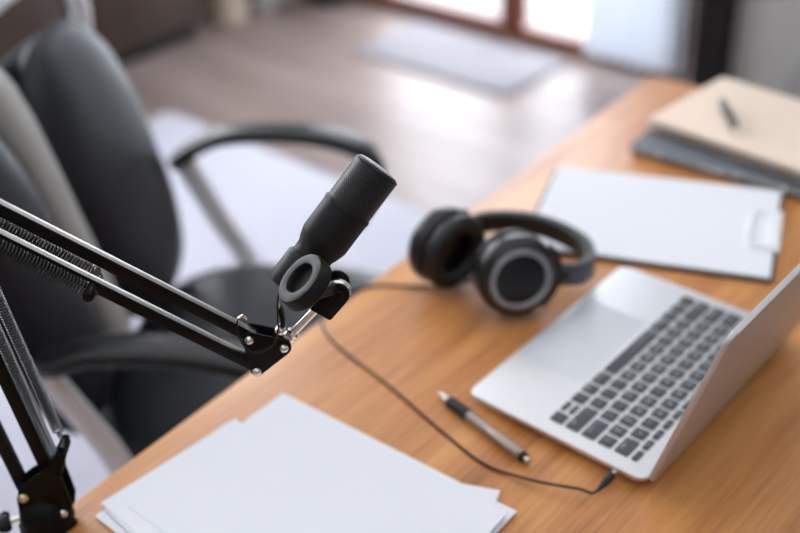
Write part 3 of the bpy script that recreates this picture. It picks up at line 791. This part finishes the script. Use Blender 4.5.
# elbow plates out of the frame
EUp = [(EU + nn * 0)]
M = frame(hx, V((0, 0, 1)), hx.cross(V((0, 0, 1))), BB)
def l2(p): return ((p - BB).dot(hx), p.z - BB.z)
ec = [Hu + duu * Lu, Hl + duu * Lu, A1 + dlow * Ll, A2 + dlow * Ll]
pp = hull([(*l2(p), 0.010) for p in ec])
for s in (1, -1):
    bm = BM(); prism(bm, pp, min(s * 0.006, s * 0.0076), max(s * 0.006, s * 0.0076), M, 0.0003); obj('elbow_plate', bm, M_armb, boom)
for p in ec: rivet(p + nn * 0.0078, 0.0045, M_steel)
# base bracket: two plates with hooked horns, brass and steel bolts
plates([(19, 492), (22, 480), (30, 474), (50, 462), (57, 449), (60, 441), (66, 441), (69, 448), (66, 458), (62, 463), (64, 472), (68, 482), (74, 497), (73, 509), (66, 514), (40, 514), (22, 508)], 0.0075, 0.0018, 'base_plate')
rivet(A1 + nn * 0.0095, 0.0052, M_brass); rivet(A2 + nn * 0.0095, 0.0050, M_steel)
# springs
def spring(p, q, r, wire, pitch, name='spring', parent=boom, mt=M_spring):
    d = (q - p); L_ = d.length; M = frame_z(d, p); turns = int(L_ / pitch); pts = []
    for i in range(turns * 10 + 1):
        a_ = 2 * PI * i / 10; pts.append(M @ V((r * math.cos(a_), r * math.sin(a_), L_ * i / (turns * 10))))
    # hooks at both ends
    bm = BM(); tube(bm, pts, wire, 5)
    for e, s in ((p, -1), (q, 1)):
        dd = d.normalized(); x_ = frame_z(dd, p).col[0].to_3d()
        hk = [e + dd * s * (0.0005), e + dd * s * 0.005 + x_ * 0.004, e + dd * s * 0.010, e + dd * s * 0.006 - x_ * 0.004, e + dd * s * 0.002 - x_ * 0.001]
        tube(bm, catmull(hk, 5), wire * 1.2, 6)
    return obj(name, bm, mt, parent)
sp_a = pl(93, 282.5)
axis_end = sp_a + duu * 0.155
for s in (1, -1):
    o = nn * 0.0125 * s
    spring(sp_a + duu * 0.004 + o, axis_end + o, 0.0060, 0.00080, 0.0029)
bm = BM(); tube(bm, [sp_a + nn * 0.019, sp_a - nn * 0.019], 0.0032, 14); lathe(bm, [(0.0, 0.004), (0.004, 0.0035), (0.0052, 0.001), (0.0052, -0.003), (0.004, -0.004)], frame_z(nn, sp_a + nn * 0.019), 18); obj('spring_bolt', bm, M_armb, boom)
h1, h2 = pl(62, 443), pl(58, 466)
for s, h_, o_ in ((-1, pl(61, 438), 0.009), (1, pl(57, 463), 0.011)):
    o = nn * o_ * s * 0
    st = h_ + dlow * 0.008
    spring(st, st + dlow * 0.16, 0.0045, 0.0007, 0.0028)
bm = BM(); tube(bm, [pl(64, 446) + nn * 0.012, pl(64, 446) - nn * 0.012], 0.003, 12); tube(bm, [pl(60, 470) + nn * 0.012, pl(60, 470) - nn * 0.012], 0.003, 12); obj('spring_pin', bm, M_armb, boom)
# pivot cone, clamp
pc = pl(46, 512); pc = V((pc.x, pc.y, 0.7785))
MZ = Matrix.Translation(V((pc.x, pc.y, 0)))
bm = BM(); lathe(bm, [(0.0, 0.789), (0.010, 0.788), (0.018, 0.783), (0.023, 0.775), (0.025, 0.764), (0.025, 0.757), (0.0, 0.757)], MZ, 28); obj('swivel_base', bm, M_armb, boom)
ex = V((ed.x, ed.y, 0)); ey = V((en.x, en.y, 0))
te = (V((pc.x, pc.y, 0)) - V((e0.x, e0.y, 0))).dot(ey)      # distance from the desk edge (negative on the desk)
Mk = frame(ex, ey, V((0, 0, 1)), V((pc.x, pc.y, 0)))
bm = BM()
box(bm, (-0.016, -0.024, 0.7502), (0.016, -te + 0.014, 0.7575), 0.0015, 2, Mk)
box(bm, (-0.022, -te + 0.004, 0.668), (0.022, -te + 0.014, 0.7565), 0.0015, 2, Mk)
box(bm, (-0.022, -0.030, 0.662), (0.022, -te + 0.014, 0.670), 0.0015, 2, Mk)
clampo = obj('clamp', bm, M_armb, boom)
bm = BM(); lathe(bm, [(0.016, 0.7205), (0.016, 0.716), (0.005, 0.7155), (0.005, 0.635), (0.011, 0.634), (0.012, 0.622), (0.0, 0.621)], MZ, 20); obj('clamp_screw', bm, M_steel, clampo)
kd = (at(10, 518, 0.772) - pc); kd.z = 0; kd.normalize()
ko = V((pc.x, pc.y, 0.769))
bm = BM(); tube(bm, [ko + kd * 0.015, ko + kd * 0.036], 0.0028, 10); obj('lock_screw', bm, M_steel, boom)
bm = BM(); lathe(bm, [(0.0, 0.0), (0.006, 0.0), (0.0075, 0.004), (0.006, 0.011), (0.0, 0.012)], frame_z(kd, ko + kd * 0.032), 16, 1.9, 0.8); obj('lock_knob', bm, M_armb, boom)

# head: swivel rod, wing nut, fork that holds the microphone
r0, r1 = pl(290, 336), pl(318, 307)
rd = (r1 - r0).normalized()
bm = BM(); tube(bm, [r0 - rd * 0.004, r1 + rd * 0.006], 0.0036, 18); obj('swivel_rod', bm, M_steel, boom)
bm = BM(); lathe(bm, [(0.006, -0.002), (0.0064, 0.0), (0.0055, 0.003), (0.0062, 0.0045), (0.0062, 0.006), (0.0045, 0.0075)], frame_z(rd, r0 - rd * 0.001), 10); 
lathe(bm, [(0.0, 0.0), (0.0045, 0.001), (0.0055, 0.004), (0.004, 0.008), (0, 0.009)], frame_z((r0 - pl(276, 328)) * -1, pl(284, 332, 0.004)), 12); obj('lock_nut', bm, M_steel, boom)
bm = BM(); lv = [pl(282, 330), pl(283, 320), pl(281, 311), pl(278, 305)]; sweep(bm, catmull(lv, 4), rrect(0.004, 0.012, 0.0015, 2), up=nn); obj('lever', bm, M_armb, boom)
fk0, fk1 = pl(319, 309), pl(337.5, 287)
fd = (fk1 - fk0).normalized(); fu = nn.cross(fd).normalized()
Mf = frame(fd, fu, nn if fd.cross(fu).dot(nn) > 0 else -nn, fk0)
if fd.cross(fu).dot(nn) < 0: Mf = frame(fd, -fu, fd.cross(-fu), fk0)
FL = (fk1 - fk0).length
outl = [(0.002, -0.0095), (0.004, -0.0105)] + [(FL + 0.0095 * math.cos(a), 0.0105 * math.sin(a)) for a in [(-PI / 2 + PI * k / 12) for k in range(13)]] + [(0.004, 0.0105), (0.002, 0.0095)]
bm = BM(); prism(bm, outl, 0.0085, 0.0115, Mf, 0.0005); prism(bm, outl, -0.0115, -0.0085, Mf, 0.0005); box(bm, (0.002, -0.0095, -0.0115), (0.006, 0.0095, 0.0115), 0.0005, 2, Mf)
fork = obj('fork', bm, M_armb, boom)
bm = BM(); lathe(bm, [(0.0026, 0.0150), (0.0048, 0.0148), (0.0055, 0.0138), (0.0055, 0.0113), (0.0, 0.0113)], Mf @ Matrix.Translation((FL, 0, 0)), 20)
lathe(bm, [(0.0026, 0.0150), (0.0024, 0.0128), (0.0, 0.0126)], Mf @ Matrix.Translation((FL, 0, 0)), 6); obj('fork_bolt', bm, M_armb, fork)
bm = BM(); lathe(bm, [(0.0, 0.0084), (0.0098, 0.0084), (0.0112, 0.0065), (0.0112, 0.004), (0.0, 0.004)], Mf @ Matrix.Translation((FL, 0, 0)), 24); obj('washer', bm, M_steel, fork)

# ------------------------------------------------------------------ microphone
mb_ = pl(289, 286.5)
mt_ = CAM + ray(379, 167) * ((mb_ - CAM).dot(RZ) - 0.013)
ax = (mt_ - mb_).normalized(); ML_ = (mt_ - mb_).length
mic = thing('microphone', 'matte black condenser microphone with mesh grille tilted up on the boom arm', 'microphone', mb_)
sc_ = ML_ / 150.0                       # metres for one pixel along the microphone
dep_m = (mt_ + mb_) / 2 - CAM
pxm = dep_m.dot(RZ) / FPX               # metres per pixel across
Mm = frame_z(ax, mb_)
gz = 1 - 50 / 150.0
R1 = 25.2 * pxm
L = ML_
# grille with UVs for its perforations
bm = BM(); uvl = bm.loops.layers.uv.new('UVMap'); n = 64
prof = [(R1 * 0.985, gz * L)] + [(R1 * 0.985, gz * L + (L - gz * L) * t) for t in (0.2, 0.4, 0.6, 0.8)]
rc = 0.0048
prof += [(R1 * 0.985 - rc + rc * math.cos(a), L - rc + rc * math.sin(a)) for a in [PI / 2 * k / 6 for k in range(0, 7)]]
prof += [(R1 * 0.6, L + 0.0006), (R1 * 0.3, L + 0.001), (R1 * 0.04, L + 0.001)]
cellm = 0.0019
rings = []; s_ = 0; dist = [0]
for (ra, za), (rb_, zb_) in zip(prof, prof[1:]): dist.append(dist[-1] + math.hypot(rb_ - ra, zb_ - za))
for r, z in prof: rings.append([bm.verts.new(Mm @ V((r * math.cos(2 * PI * k / n), r * math.sin(2 * PI * k / n), z))) for k in range(n)])
circN = round(2 * PI * R1 / cellm / 2 ** 0.5) * 2 ** 0.5
for i in range(len(rings) - 1):
    for k in range(n):
        f = bm.faces.new((rings[i][k], rings[i][(k + 1) % n], rings[i + 1][(k + 1) % n], rings[i + 1][k]))
        if prof[i + 1][1] > L - 1e-4 and i > len(prof) - 6:      # flat top: planar
            for l_ in f.loops:
                q = Mm.inverted() @ l_.vert.co; l_[uvl].uv = (q.x / cellm, q.y / cellm)
        else:
            for l_, (kk, ii) in zip(f.loops, ((k, i), (k + 1, i), (k + 1, i + 1), (k, i + 1))): l_[uvl].uv = (kk / n * circN, dist[ii] / cellm)
bm.faces.new(rings[-1])
obj('grille', bm, M_grille, mic, sharp=50)
bm = BM(); tube(bm, [Mm @ V(((R1 * 0.985 - 0.0009) * math.cos(2 * PI * k / 56), (R1 * 0.985 - 0.0009) * math.sin(2 * PI * k / 56), L - 0.0032)) for k in range(56)], 0.0011, 8, closed=True); obj('rim', bm, M_black, mic)
# dark rim hoop that frames the grille
body = [(R1 * 0.985, gz * L), (R1 * 1.03, gz * L - 0.0004), (R1 * 1.045, gz * L - 0.0015), (R1 * 1.045, gz * L - 0.0040), (R1 * 1.02, gz * L - 0.0048), (R1 * 1.02, 0.40 * L),
        (R1 * 1.0, 0.385 * L), (R1 * 0.90, 0.33 * L), (R1 * 0.82, 0.30 * L), (R1 * 0.80, 0.26 * L), (R1 * 0.79, 0.05 * L), (R1 * 0.72, 0.01 * L), (R1 * 0.55, 0.0), (0, 0.0)]
bm = BM(); lathe(bm, body[::-1], Mm, 56); obj('body', bm, M_mic, mic, sharp=25)
# clip sleeve round the tail of the microphone
bm = BM(); lathe(bm, [(R1 * 0.80, 0.23 * L), (R1 * 0.86, 0.23 * L), (R1 * 0.93, 0.21 * L), (R1 * 0.93, 0.03 * L), (R1 * 0.86, -0.015 * L), (R1 * 0.5, -0.02 * L)], Mm, 48); sleeve = obj('clip_sleeve', bm, M_mic, mic)
# the tilted ring of the clip
rcn = pl(303, 281, 0.034)
vd = (CAM - rcn).normalized()
longd = (RX * 0.66 - RY * 0.75).normalized(); shortd = (RX * -0.75 - RY * 0.66).normalized()
rn = (vd * math.cos(math.radians(57)) + shortd * math.sin(math.radians(57))).normalized()
Mr = frame(longd, rn.cross(longd).normalized(), rn, rcn)
pr = (rcn - CAM).dot(RZ) / FPX
Ro, Ri = 29.5 * pr, 16.5 * pr
prof = [(Ri, 0.003), (Ri + 0.001, 0.0045), ((Ri + Ro) / 2, 0.0055), (Ro - 0.001, 0.0045), (Ro, 0.002), (Ro, -0.008), (Ro - 0.001, -0.009), (Ri + 0.001, -0.009), (Ri, -0.008)]
bm = BM(); n = 48
rings = [[bm.verts.new(Mr @ V((r * math.cos(t), r * math.sin(t), z))) for r, z in prof] for t in [2 * PI * k / n for k in range(n)]]
for i in range(n):
    for k in range(len(prof)): bm.faces.new((rings[i][k], rings[i][(k + 1) % len(prof)], rings[(i + 1) % n][(k + 1) % len(prof)], rings[(i + 1) % n][k]))
obj('clip_ring', bm, M_mic, mic)
bm = BM(); lathe(bm, [(Ri + 0.0005, -0.004), (Ri + 0.0005, -0.008), (0, -0.008)][::-1] if False else [(0.0, -0.0015), (Ri * 0.6, -0.001), (Ri + 0.0005, -0.0005), (Ri + 0.0005, -0.008), (0.0, -0.008)], Mr, 40); obj('ring_disc', bm, mat('recess_black', (0.003, 0.003, 0.003, 1), 0.6, spec=0.1, noise=0.1), mic)
# link from the ring to the fork
bm = BM(); tube(bm, [rcn - rn * 0.007, rcn - rn * 0.016, (rcn - rn * 0.016 + fk1) / 2, fk1], 0.006, 14); obj('clip_joint', bm, M_mic, mic)
# thin cable looping under the clip and round the arm
cw = [(279, 293, .014), (277.5, 303, .016), (277.5, 316, .016), (278, 330, .014), (274, 343, .0125), (266, 350, .0125), (256, 352.5, .0125), (247, 349, .0125), (241, 341, .0125), (237.5, 331, .0125), (237, 323, .012), (239, 317.5, .006), (243, 316, .0), (245, 319, -.008), (243, 326, -.012)]
bm = BM(); tube(bm, catmull([pl(x, y, o) for x, y, o in cw], 6), 0.00085, 8); obj('cable', bm, M_black, mic)
bm = BM(); tube(bm, catmull([pl(238.5, 319, .009), pl(241, 316, .004), pl(244, 316.5, -.002), pl(246, 319, -.008)], 5), 0.0012, 8); obj('cable_hook', bm, M_steel, boom)
